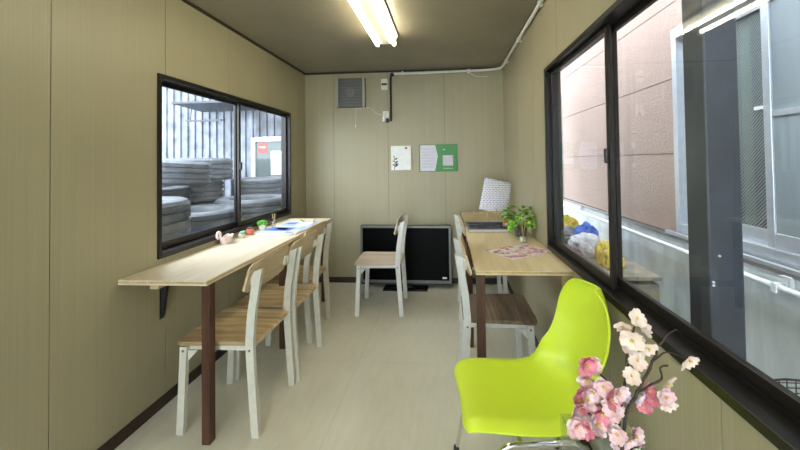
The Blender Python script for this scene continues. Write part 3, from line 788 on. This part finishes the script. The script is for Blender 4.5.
# picture book / tray
dkm, nt, b = newmat('dark_photo_cover')
f = noisef(nt, coords(nt, (1, 2.2, 1)), 9, 3, .5, 1)
nt.links.new(ramp(nt, f, [(.40, (.008, .009, .014)), (.56, (.03, .04, .07)), (.64, (.22, .27, .36)), (.72, (.04, .05, .08))]), b.inputs['Base Color']); b.inputs['Roughness'].default_value = .5; b.inputs['Specular IOR Level'].default_value = .12
t = thing('picture_book', 'thick book with glossy dark blue photo cover on right desk', 'book', (.325, 2.86, ZR+.001), R(1))
bm = B(); bx(bm, -.165, .165, -.168, .16, .002, .020, bev=.001); obj('pages', bm, M['paper'], t)
bm = B(); bx(bm, -.17, .17, -.172, .165, .0205, .0235); bx(bm, -.17, .17, -.172, .165, 0, .0019); obj('cover', bm, M['tvf'], t)
bm = B(); bx(bm, -.152, .152, -.155, .13, .0236, .0242); obj('cover_photo', bm, dkm, t)
bm = B(); bx(bm, -.15, .15, .132, .160, .0236, .0242); obj('title_band', bm, skyb, t)
t = thing('sugar_box', 'tiny orange and white box on the dark photo book', 'box', (.463, 2.80, ZR+.0255), R(10))
bm = B(); bx(bm, -.02, .02, -.012, .012, 0, .046, bev=.001); obj('carton', bm, M['orange'], t)
bm = B(); bx(bm, -.014, .014, -.0128, -.0121, .012, .028); obj('label_patch', bm, M['paper'], t)
# paper on an easel
pm, nt, b = newmat('printed_timetable')
tc = N(nt, 'ShaderNodeTexCoord'); mp = N(nt, 'ShaderNodeMapping'); nt.links.new(tc.outputs['Object'], mp.inputs[0]); mp.inputs['Rotation'].default_value = (R(90), 0, 0)
br = N(nt, 'ShaderNodeTexBrick'); br.offset = .37; nt.links.new(mp.outputs[0], br.inputs['Vector']); br.inputs['Scale'].default_value = 1
br.inputs['Brick Width'].default_value = .031; br.inputs['Row Height'].default_value = .0165; br.inputs['Mortar Size'].default_value = .005; br.inputs['Mortar Smooth'].default_value = .3
br.inputs['Color1'].default_value = (.28, .30, .46, 1); br.inputs['Color2'].default_value = (.46, .47, .62, 1); br.inputs['Mortar'].default_value = (.80, .80, .86, 1)
nt.links.new(br.outputs['Color'], b.inputs['Base Color']); b.inputs['Roughness'].default_value = .6
t = thing('printed_sheet', 'curled white printed timetable sheet leaning on the small easel', 'paper', (.412, 3.17, .868), 0)
bm = B(); W_, H_ = .26, .30; G = []
for i in range(13):
    u = i/12; row = []
    for j in range(17):
        v = j/16; x = (u-.5)*W_; z = v*H_
        yy = .10*v*v*.9+.03*v + .02*(u-.5)**2*4
        xr = x*math.cos(R(14))+z*math.sin(R(14)); zr = -x*math.sin(R(14))+z*math.cos(R(14))
        row.append(bm.verts.new((xr, yy, zr+.0)))
    G.append(row)
for a, c in zip(G, G[1:]):
    for j in range(16): bm.faces.new((a[j], a[j+1], c[j+1], c[j]))
o = obj('sheet', bm, pm, t, smooth='all'); md = o.modifiers.new('thick', 'SOLIDIFY'); md.thickness = .0012
t = thing('tabletop_easel', 'small wooden easel behind the printed sheet on right desk', 'easel', (.40, 3.20, ZR+.001))
for (a, c) in (((-.055, -.075, 0), (.0, .085, .30)), ((.05, -.085, 0), (.02, .085, .30)), ((.0, .17, 0), (.01, .095, .30))):
    bm = B(); tube(bm, [(a[0], a[1], .003), c], .005, 8); obj('leg', bm, M['batten'], t)
bm = B(); bx(bm, -.085, .085, -.062, -.050, .085, .097, bev=.002); obj('ledge', bm, M['batten'], t)
# plant in clear cup
t = thing('potted_pothos', 'leafy green pothos in a clear cup on the right desk', 'plant', (.53, 2.56, ZR+.001))
bm = B(); lathe(bm, [(0, 0), (.042, 0), (.052, .092), (.050, .092), (.040, .003), (0, .003)], 28); obj('pot', bm, thin_glass('smoky_cup', (.72, .75, .75), 1.3), t, smooth=True)
bm = B(); lathe(bm, [(0, .0035), (.0395, .0035), (.046, .06), (0, .064)], 24); obj('soil', bm, plain('grey_gravel_soil', (.28, .28, .26), .9, scale=120, var=.6), t, smooth=True)
rl = random.Random(21)
def leaf(bm, o_, d, L, W, droop):
    d = d.normalized(); s = d.cross(Vector((0, 0, 1))).normalized(); rows = []
    for i in range(9):
        u = i/8; c = o_+d*(L*u)+Vector((0, 0, -droop*u*u*L))
        w = W*math.sin(PI*min(1, u*.93+.07))**.8*(1-.25*u)
        if i == 8: w = .0005
        rows.append([bm.verts.new(c+s*(k*w)+Vector((0, 0, abs(k)*w*.35))) for k in (-1, -.5, 0, .5, 1)])
    for p, q in zip(rows, rows[1:]):
        for k in range(4): bm.faces.new((p[k], p[k+1], q[k+1], q[k]))
sb = B()
specs = [(-.085, -.02, .185, 200), (-.06, -.03, .15, 190), (-.03, -.03, .13, 230), (.0, -.03, .20, 60), (.03, -.02, .215, 30), (-.01, -.04, .16, 260), (.035, -.03, .16, 310), (.05, 0, .13, 340), (-.045, .02, .17, 150), (.02, .03, .18, 60), (-.02, .0, .215, 170), (.045, -.03, .11, 300), (-.05, -.04, .11, 240), (.01, -.05, .125, 280), (.0, .02, .15, 100), (-.07, .0, .13, 180)]
for (x, y, z, a) in specs:
    a = R(a+rl.uniform(-12, 12)); q = Vector((x*.62, y, z-.01))
    tube(sb, smooth_path([(0, 0, .06), (q.x*.35, q.y*.35, z*.7), tuple(q)], 4), .0016, 6)
    bm = B(); leaf(bm, q, Vector((math.cos(a), math.sin(a), rl.uniform(.1, .5))), rl.uniform(.095, .125), rl.uniform(.036, .048), rl.uniform(.3, .9)); 
    for v in bm.verts: v.co.x = min(v.co.x, .088)
    o = obj('leaf', bm, M['leaf'], t, smooth='all')
obj('stems', sb, M['succ'], t, smooth=True)
diffuser('reed diffuser with sticks beside the potted pothos on right desk', (.508, 2.37, ZR+.001), 1.15, plain('pale_liquid', (.72, .66, .5), .4))

# ------------------------------------------------------------------ outside, right: alley and pink building
XO = 1.37
wz0, wz1 = .925, 2.085
wins = [(.30, 2.135), (4.15, 5.6)]
bm = B(); rows = [(.885+0, 1.3575-.0), (1.3575, 1.8125), (1.8125, 2.2675), (2.2675, 2.7225), (2.7225, 3.1775), (3.1775, 3.9)]
rows = [(.89, 1.372), (1.372, 1.827), (1.827, 2.282), (2.282, 2.737), (2.737, 3.192), (3.192, 3.9)]
ycut = [-4, .30, 2.135, 4.15, 5.6, 9]
for (p, q) in rows:
    for a, c in zip(ycut, ycut[1:]):
        hole = (a, c) in wins
        segs = [(p, q)]
        if hole:
            segs = []
            if p < wz0: segs.append((p, min(q, wz0)))
            if q > wz1: segs.append((max(p, wz1), q))
        for s0, s1 in segs:
            e0 = .003 if s0 == p else 0; e1 = .003 if s1 == q else 0
            bx(bm, XO, XO+.02, a, c, s0+e0, s1-e1)
sid = struct('wall_neighbour', bm, M['pink'])
bm = B()
for a, c in zip(ycut, ycut[1:]):
    if (a, c) in wins: bx(bm, XO+.021, XO+.12, a, c, .89, wz0); bx(bm, XO+.021, XO+.12, a, c, wz1, 3.9)
    else: bx(bm, XO+.021, XO+.12, a, c, .89, 3.9)
obj('wall_backing', bm, plain('pink_joint', (.30, .2, .17), .9), sid)
bm = B(); bx(bm, XO-.01, XO+.12, -4, 9, .862, .888); obj('flashing', bm, plain('dark_flashing', (.16, .14, .13), .5), sid)
bm = B(); bx(bm, XO-.002, XO+.12, -4, 9, -.3, .861); struct('wall_foundation', bm, M['conc'])
bm = B(); bx(bm, XR-.2, XO+2, 8.4, 8.6, -.3, 6); struct('wall_alley_added', bm, M['slab'])  # alley end closed by an added wall that cuts horizon light
bm = B(); bx(bm, XO-.30, XO+1.2, -4, 9, 3.05, 3.13); bx(bm, XO-.32, XO-.30, -4, 9, 3.0, 3.14); struct('roof_eave_added', bm, M['alu'])  # unseen eave, added to keep open sky off the upper siding
bm = B(); bx(bm, XR+.06, XO+3, -5, 10, -.36, -.3); bx(bm, -8, XR+.06, -5, 10, -.36, -.3); struct('ground', bm, M['slab'])
def alu_window(name, y0, y1, mull, rail=None):
    r = sempty(name); X = XO
    bm = B()
    bx(bm, X-.012, X+.06, y0-.012, y0+.03, wz0-.02, wz1+.03, bev=.002); bx(bm, X-.012, X+.06, y1-.025, y1+.012, wz0-.02, wz1+.03, bev=.002)
    bx(bm, X-.012, X+.06, y0+.03, y1-.03, wz1-.03, wz1+.03, bev=.002); bx(bm, X-.012, X+.06, y0+.03, y1-.03, wz0-.02, wz0+.035, bev=.002)
    bx(bm, X-.06, X-.036, y0-.04, y1+.04, wz0-.03, wz0-.012, bev=.002)
    obj('window_frame', bm, M['alu'], r)
    for (a, c, dx) in ((mull-.03, y1-.031, .045), (y0+.031, mull+.03, .012)):
        bm = B()
        bx(bm, X+dx-.012, X+dx+.012, a, a+.04, wz0+.036, wz1-.031, bev=.002); bx(bm, X+dx-.012, X+dx+.012, c-.035, c, wz0+.036, wz1-.031, bev=.002)
        bx(bm, X+dx-.012, X+dx+.012, a+.04, c-.035, wz0+.036, wz0+.10, bev=.002); bx(bm, X+dx-.012, X+dx+.012, a+.04, c-.035, wz1-.075, wz1-.031, bev=.002)
        if dx < .02 and rail: bx(bm, X+dx-.008, X+dx+.008, a+.04, c-.035, rail-.012, rail+.012)
        s = obj('sash', bm, M['alu'], r)
        bm = B(); bx(bm, X+dx-.002, X+dx+.002, a+.036, c-.031, wz0+.096, wz1-.071); obj('pane', bm, M['wire'] if dx > .02 else M['frost'], s)
    bm = B(); bx(bm, X+.62, X+.64, y0, y1, wz0, wz1+.2); bx(bm, X+.1, X+.62, y1+.0, y1+.02, wz0, wz1+.2); bx(bm, X+.1, X+.62, y0-.02, y0, wz0, wz1+.2); bx(bm, X+.1, X+.62, y0, y1, wz1+.1, wz1+.12); bx(bm, X+.1, X+.62, y0, y1, wz0-.02, wz0)
    obj('room_recess', bm, M['dim'], r)
    return r
M['wire'] = thin_glass('wired_glass', (.80, .86, .85), 1.2, wire=True)
m, nt, b = newmat('frosted_pane'); b.inputs['Base Color'].default_value = (.27, .31, .34, 1); b.inputs['Roughness'].default_value = .12
f = noisef(nt, coords(nt, (1, 4, .5)), 1.4, 3); nt.links.new(ramp(nt, f, [(.3, (.22, .26, .29)), (.7, (.34, .38, .40))]), b.inputs['Base Color']); M['frost'] = m
r = alu_window('window_3', wins[0][0], wins[0][1], 1.545, 1.53)
bm = B()
for k in range(4):
    y = 1.62+k*.115; 
    if k in (0, 3): continue
    bx(bm, XO+.085, XO+.093, y, y+.05, wz0+.1, wz1)
obj('curtain', bm, M['curtain'], r)
bm = B(); bx(bm, XO+.034, XO+.036+.006, 1.60, 1.66, 1.56, 1.575); obj('sticker', bm, M['paper'], r)
alu_window('window_4', wins[1][0], wins[1][1], 4.9)
# steel post
t = thing('steel_post', 'dark grey square steel post outside the right window', 'post', (.85, 1.162, -.3))
bm = B(); bx(bm, -.05, .052, -.047, .047, 0, 3.2, bev=.006, seg=2); obj('post_body', bm, M['steelp'], t)
bm = B(); bx(bm, -.09, .09, -.09, .09, 0, .012, bev=.002)
obj('base_plate', bm, M['steelp'], t)
for z in (1.345, 1.265, 1.255):
    bm = B(); lathe(bm, [(0, 0), (.004, 0), (.003, .004), (0, .005)], 8)
    obj('rivet', bm, M['pvco'], t, loc=(-.02 if z > 1.3 else -.04, -.047, z), rot=(R(90), 0, 0))
# outdoor pipe
t = thing('drain_pipe', 'white horizontal pipe clipped along the grey foundation wall outside', 'pipe', (XO-.05, 2.5, .82))
bm = B(); tube(bm, [(0, -6, .003), (0, 6, 0)], .013, 12); obj('pipe_run', bm, M['pvco'], t, smooth=True)
for y in (-1.02, 1.1, 3.2):
    bm = B(); bx(bm, -.018, .0475, -.012, .012, -.02, .02, bev=.003); bx(bm, .02, .0475, -.02, .02, -.02, .045, bev=.003); obj('pipe_clip', bm, M['pvco'], t, loc=(0, y, 0))
# crate shelf with bags
t = thing('wooden_crate', 'low weathered wooden crate outside the right window under the bags', 'crate', (1.02, 2.72, -.3))
bm = B()
for k in range(5): bx(bm, -.22, .22, -.60, .62, .06+k*.175, .20+k*.175, bev=.003)
obj('slat', bm, plain('weathered_wood', (.22, .19, .15), .9, scale=12, var=.3), t)
bm = B(); bx(bm, -.23, .23, -.61, .63, .925, .945); bx(bm, -.215, .215, -.59, .61, 0, .055)
obj('crate_top', bm, plain('weathered_board', (.26, .23, .18), .9, scale=12, var=.3), t)
def bag(label, loc, sx, sy, sz, mat, seed, group='crumpled bags outside'):
    bm = B(); bmesh.ops.create_icosphere(bm, subdivisions=5, radius=1)
    rr_ = random.Random(seed); off = Vector((rr_.uniform(0, 9), rr_.uniform(0, 9), rr_.uniform(0, 9)))
    for v in bm.verts:
        p = v.co.copy(); n1 = noise.noise(p*1.6+off)*.28; n2 = abs(noise.noise(p*4+off))*.22; n3 = noise.noise(p*9+off)*.05
        q = p*(1+n1-n2+n3); q.z = max(q.z, -.62)+.62
        v.co = Vector((q.x*sx, q.y*sy, q.z*sz))
    o = obj('bag', bm, mat, smooth='all', loc=loc); tag(o, label, 'bag', group); return o
zb = .647
yel = plain('yellow_vinyl', (.80, .60, .06), .4, scale=9, var=.2); blu = plain('blue_vinyl', (.05, .14, .62), .4, scale=9, var=.3)
gry = plain('grey_vinyl', (.22, .23, .27), .4, scale=14, var=.5); wht = plain('white_vinyl', (.66, .68, .74), .35, scale=12, var=.35)
bag('yellow bag at the far end of the crate outside', (1.07, 3.17, zb), .11, .09, .125, yel, 1)
bag('dark grey bag between the yellow and blue bags outside', (1.0, 2.965, zb), .12, .10, .085, gry, 2)
bag('blue bag on the crate outside the right window', (1.08, 2.76, zb), .10, .09, .12, blu, 3)
bag('white and grey crumpled bag beside the blue bag outside', (.99, 2.565, zb), .11, .09, .10, wht, 4)
bag('yellow bag at the near end of the crate outside', (1.05, 2.33, zb), .085, .085, .105, yel, 5)
bag('brown grey bag low on the crate beside near yellow bag', (.86, 2.40, zb), .055, .065, .055, plain('taupe_vinyl', (.2, .15, .13), .6, scale=14, var=.5), 6)
# wire basket
t = thing('wire_basket', 'tall black wire basket outside the right window near steel post', 'basket', (.93, .90, -.3))
bm = B(); RB = .125; HB = 1.03
for z in (0.01, .3, .6, .85, HB):
    tube(bm, [(RB*math.cos(2*PI*k/28), RB*math.sin(2*PI*k/28), z) for k in range(29)], .003, 6)
obj('hoop', bm, M['black'], t, smooth=True)
bm = B()
for k in range(36):
    a = 2*PI*k/36; tube(bm, [(RB*math.cos(a), RB*math.sin(a), 0), (RB*math.cos(a), RB*math.sin(a), HB)], .0016, 5)
for k in range(-5, 6):
    yy = k*.022; hx = math.sqrt(max(0, RB*RB-yy*yy)); tube(bm, [(-hx, yy, HB), (hx, yy, HB)], .0016, 5)
obj('wire_mesh', bm, M['black'], t)

# ------------------------------------------------------------------ outside, left: tyres and steel fence
PZ = .70
bm = B(); bx(bm, -5.5, XL-.09, 1.0, 4.95, -.3, PZ); struct('ground_platform', bm, M['slab'])
def tyre_mesh(Rr, T, seed):
    bm = B(); n = 84; ri = Rr*.60
    prof = [(ri, T*.16), (ri+.012, T*.04), (ri+.05, .004), (Rr*.88, 0), (Rr*.945, T*.035), (Rr*.985, T*.13)]
    tread = []
    g = [(.12, .25), (.30, .46), (.54, .70), (.75, .88)]
    for i, (a, c) in enumerate(g):
        tread += [(Rr, T*a, i), (Rr, T*c, i)]
        if i < 3: tread += [(Rr-.016, T*(c+.006), None), (Rr-.016, T*(g[i+1][0]-.006), None)]
    full = [(r_, z, None) for r_, z in prof] + tread + [(r_, T-z, None) for r_, z in reversed(prof)]
    rings = []
    for (r_, z, row) in full:
        ring = []
        for k in range(n):
            rr_ = r_
            if row is not None and (k + row) % 2 == 0: rr_ -= .006
            a = 2*PI*k/n; ring.append(bm.verts.new((rr_*math.cos(a), rr_*math.sin(a), z)))
        rings.append(ring)
    for i in range(len(rings)):
        a, c = rings[i], rings[(i+1) % len(rings)]
        for k in range(n): bm.faces.new((a[k], a[(k+1) % n], c[(k+1) % n], c[k]))
    return bm
def tyre(label, x, y, z, Rr, T, rot=(0, 0, 0), rim=False):
    o = obj('tyre', tyre_mesh(Rr, T, 0), M['tyre'], smooth=True, loc=(x, y, z), rot=rot)
    tag(o, label, 'tyre', 'tyres piled outside the left window'); return o
tyre('nearest broad tyre at the lower left of the window', -2.19, 2.20, PZ+.118, .36, .285)
tyre('narrow tyre lying under the nearest broad tyre', -2.19, 2.20, PZ, .34, .115)
tyre('tyre lying flat below the near tilted tyre, at lower centre of left pane', -2.29, 2.97, PZ, .37, .245)
tyre('thin tyre sandwiched under the tilted tyre at the pile edge', -2.99, 3.22, PZ+.265, .35, .165)
tyre('bottom tyre under the thin one at the far left of pile', -3.06, 3.20, PZ, .35, .26)
tyre('slightly tilted upper tyre at left of the window view', -2.80, 3.22, PZ+.455, .38, .235, (R(-2), R(4), R(20)))
tyre('bottom tyre of the rear stack before the steel fence', -3.16, 3.98, PZ, .34, .20)
tyre('middle tyre of the rear stack, behind the tilted one', -3.15, 3.98, PZ+.203, .36, .245)
tyre('topmost tyre of the rear stack before steel fence', -3.05, 3.99, PZ+.451, .375, .27)
tyre('wide tyre lying lowest in the right pane of the left window', -2.20, 3.74, PZ, .385, .27)
tyre('lowest tyre of the stack directly in front of white framed door', -2.62, 4.56, PZ, .33, .20)
tyre('upper tyre in the right pane in front of white framed door', -2.58, 4.56, PZ+.203, .36, .25)
# corrugated fence
t = thing('steel_sheet_fence', 'tall blue grey ribbed steel sheet fence behind the tyres', 'fence', (-4.6, 5.0, -.3))
bm = B(); pts = []; x = -2.0
while x < 1.695:
    pts += [(x, 0), (x+.052, 0), (x+.062, .022), (x+.106, .022)]; x += .116
back = [(a, b_+.003) for a, b_ in pts]
prism(bm, pts+back[::-1], 0, 4.2); obj('ribbed_sheet', bm, M['corr'], t)
bm = B(); bx(bm, -2.0, 1.64, .04, .08, 2.0, 2.06); bx(bm, -2.0, 1.64, .04, .08, 3.8, 3.86); obj('rail', bm, M['steelp'], t)
bm = B(); pts = []; x = 0
while x < 2.1:
    pts += [(x, 0), (x+.052, 0), (x+.062, .022), (x+.106, .022)]; x += .116
back = [(a, b_+.003) for a, b_ in pts]
prism(bm, pts+back[::-1], 2.045, 4.2)
prism(bm, [p for p in pts if p[0] > .57]+[p for p in back[::-1] if p[0] > .57], 0, 2.045)
o = obj('ribbed_wall', bm, plain('darker_steel_sheet', (.07, .075, .09), .4, .35, scale=6, var=.45), loc=(-2.90, 5.0, -.3)); tag(o, 'dark ribbed steel wall around the white framed outside door', 'wall sheet')
# white framed glass door beyond
t = thing('storefront_door', 'white framed glass door behind tyres with red and white notices', 'door', (-2.655, 4.965, -.3))
bm = B(); bx(bm, -.28, -.22, -.03, .03, 0, 2.035, bev=.003); bx(bm, .22, .28, -.03, .03, 0, 2.035, bev=.003); bx(bm, -.22, .22, -.03, .03, 1.975, 2.035, bev=.003); bx(bm, -.22, .22, -.03, .03, 0, .1)
obj('door_frame', bm, plain('white_door_frame', (.45, .46, .50), .35), t)
bm = B(); bx(bm, -.22, .22, -.004, .004, .1, 1.975); obj('door_glass', bm, plain('dark_door_glass', (.10, .12, .12), .08), t)
bm = B(); bx(bm, -.186, -.047, -.008, -.0045, 1.80, 1.955); obj('red_notice', bm, plain('red_notice', (.62, .07, .06), .5), t)
bm = B(); bx(bm, -.165, -.07, -.0095, -.0082, 1.88, 1.897); obj('notice_text', bm, M['paper'], t)
bm = B(); bx(bm, .016, .20, -.008, -.0045, 1.47, 1.83); obj('white_notice', bm, M['paper'], t)
# metal canopy standing in for a reflection in the left window glass
t = thing('reflection_panel', 'small grey sloped panel standing in for a window reflection', 'awning', (-3.33, 4.99, 2.18))
bm = B(); prism(bm, [(0, 0), (-.58, .03), (-.58, .0), (0, -.03)], -.42, .44, 'x'); obj('sloped_panel', bm, M['steelp'], t)
bm = B(); bx(bm, -.28, .24, -.51, -.48, -.24, -.215)
for x in (-.22, .18): tube(bm, [(x, -.495, -.22), (x, -.46, .0)], .006, 6)
obj('hanging_bar', bm, M['steelp'], t)

# ------------------------------------------------------------------ light, world, camera
w = bpy.data.worlds.new('overcast'); sc.world = w; w.use_nodes = True
nt = w.node_tree; bg = nt.nodes['Background']
tc = N(nt, 'ShaderNodeTexCoord'); sp = N(nt, 'ShaderNodeSeparateXYZ'); nt.links.new(tc.outputs['Generated'], sp.inputs[0])
nt.links.new(ramp(nt, sp.outputs['Z'], [(0, (.74, .81, .90)), (.6, (.83, .91, 1.0))]), bg.inputs['Color']); bg.inputs['Strength'].default_value = 5.6

cd = bpy.data.cameras.new('camera'); cam = bpy.data.objects.new('camera', cd); C.objects.link(cam); sc.camera = cam
yaw, pit, rol = .0691, .0187, -.0142
s, c = math.sin(yaw), math.cos(yaw)
fw = Vector((-s*math.cos(pit), c*math.cos(pit), math.sin(pit))); rt = Vector((c, s, 0)); up = rt.cross(fw)
r2 = rt*math.cos(rol)+up*math.sin(rol); u2 = r2.cross(fw)
mw = Matrix((r2, u2, -fw)).transposed().to_4x4(); mw.translation = (0, 0, 1.35)
cam.matrix_world = mw
cd.sensor_width = 36; cd.lens = 341.39*36/800; cd.shift_x = (400-423.4)/800; cd.shift_y = (154.5-225)/800; cd.clip_start = .02
vs = sc.view_settings; vs.view_transform = 'Standard'; vs.look = 'None'; vs.gamma = 1; vs.exposure = 1.0; vs.use_curve_mapping = False
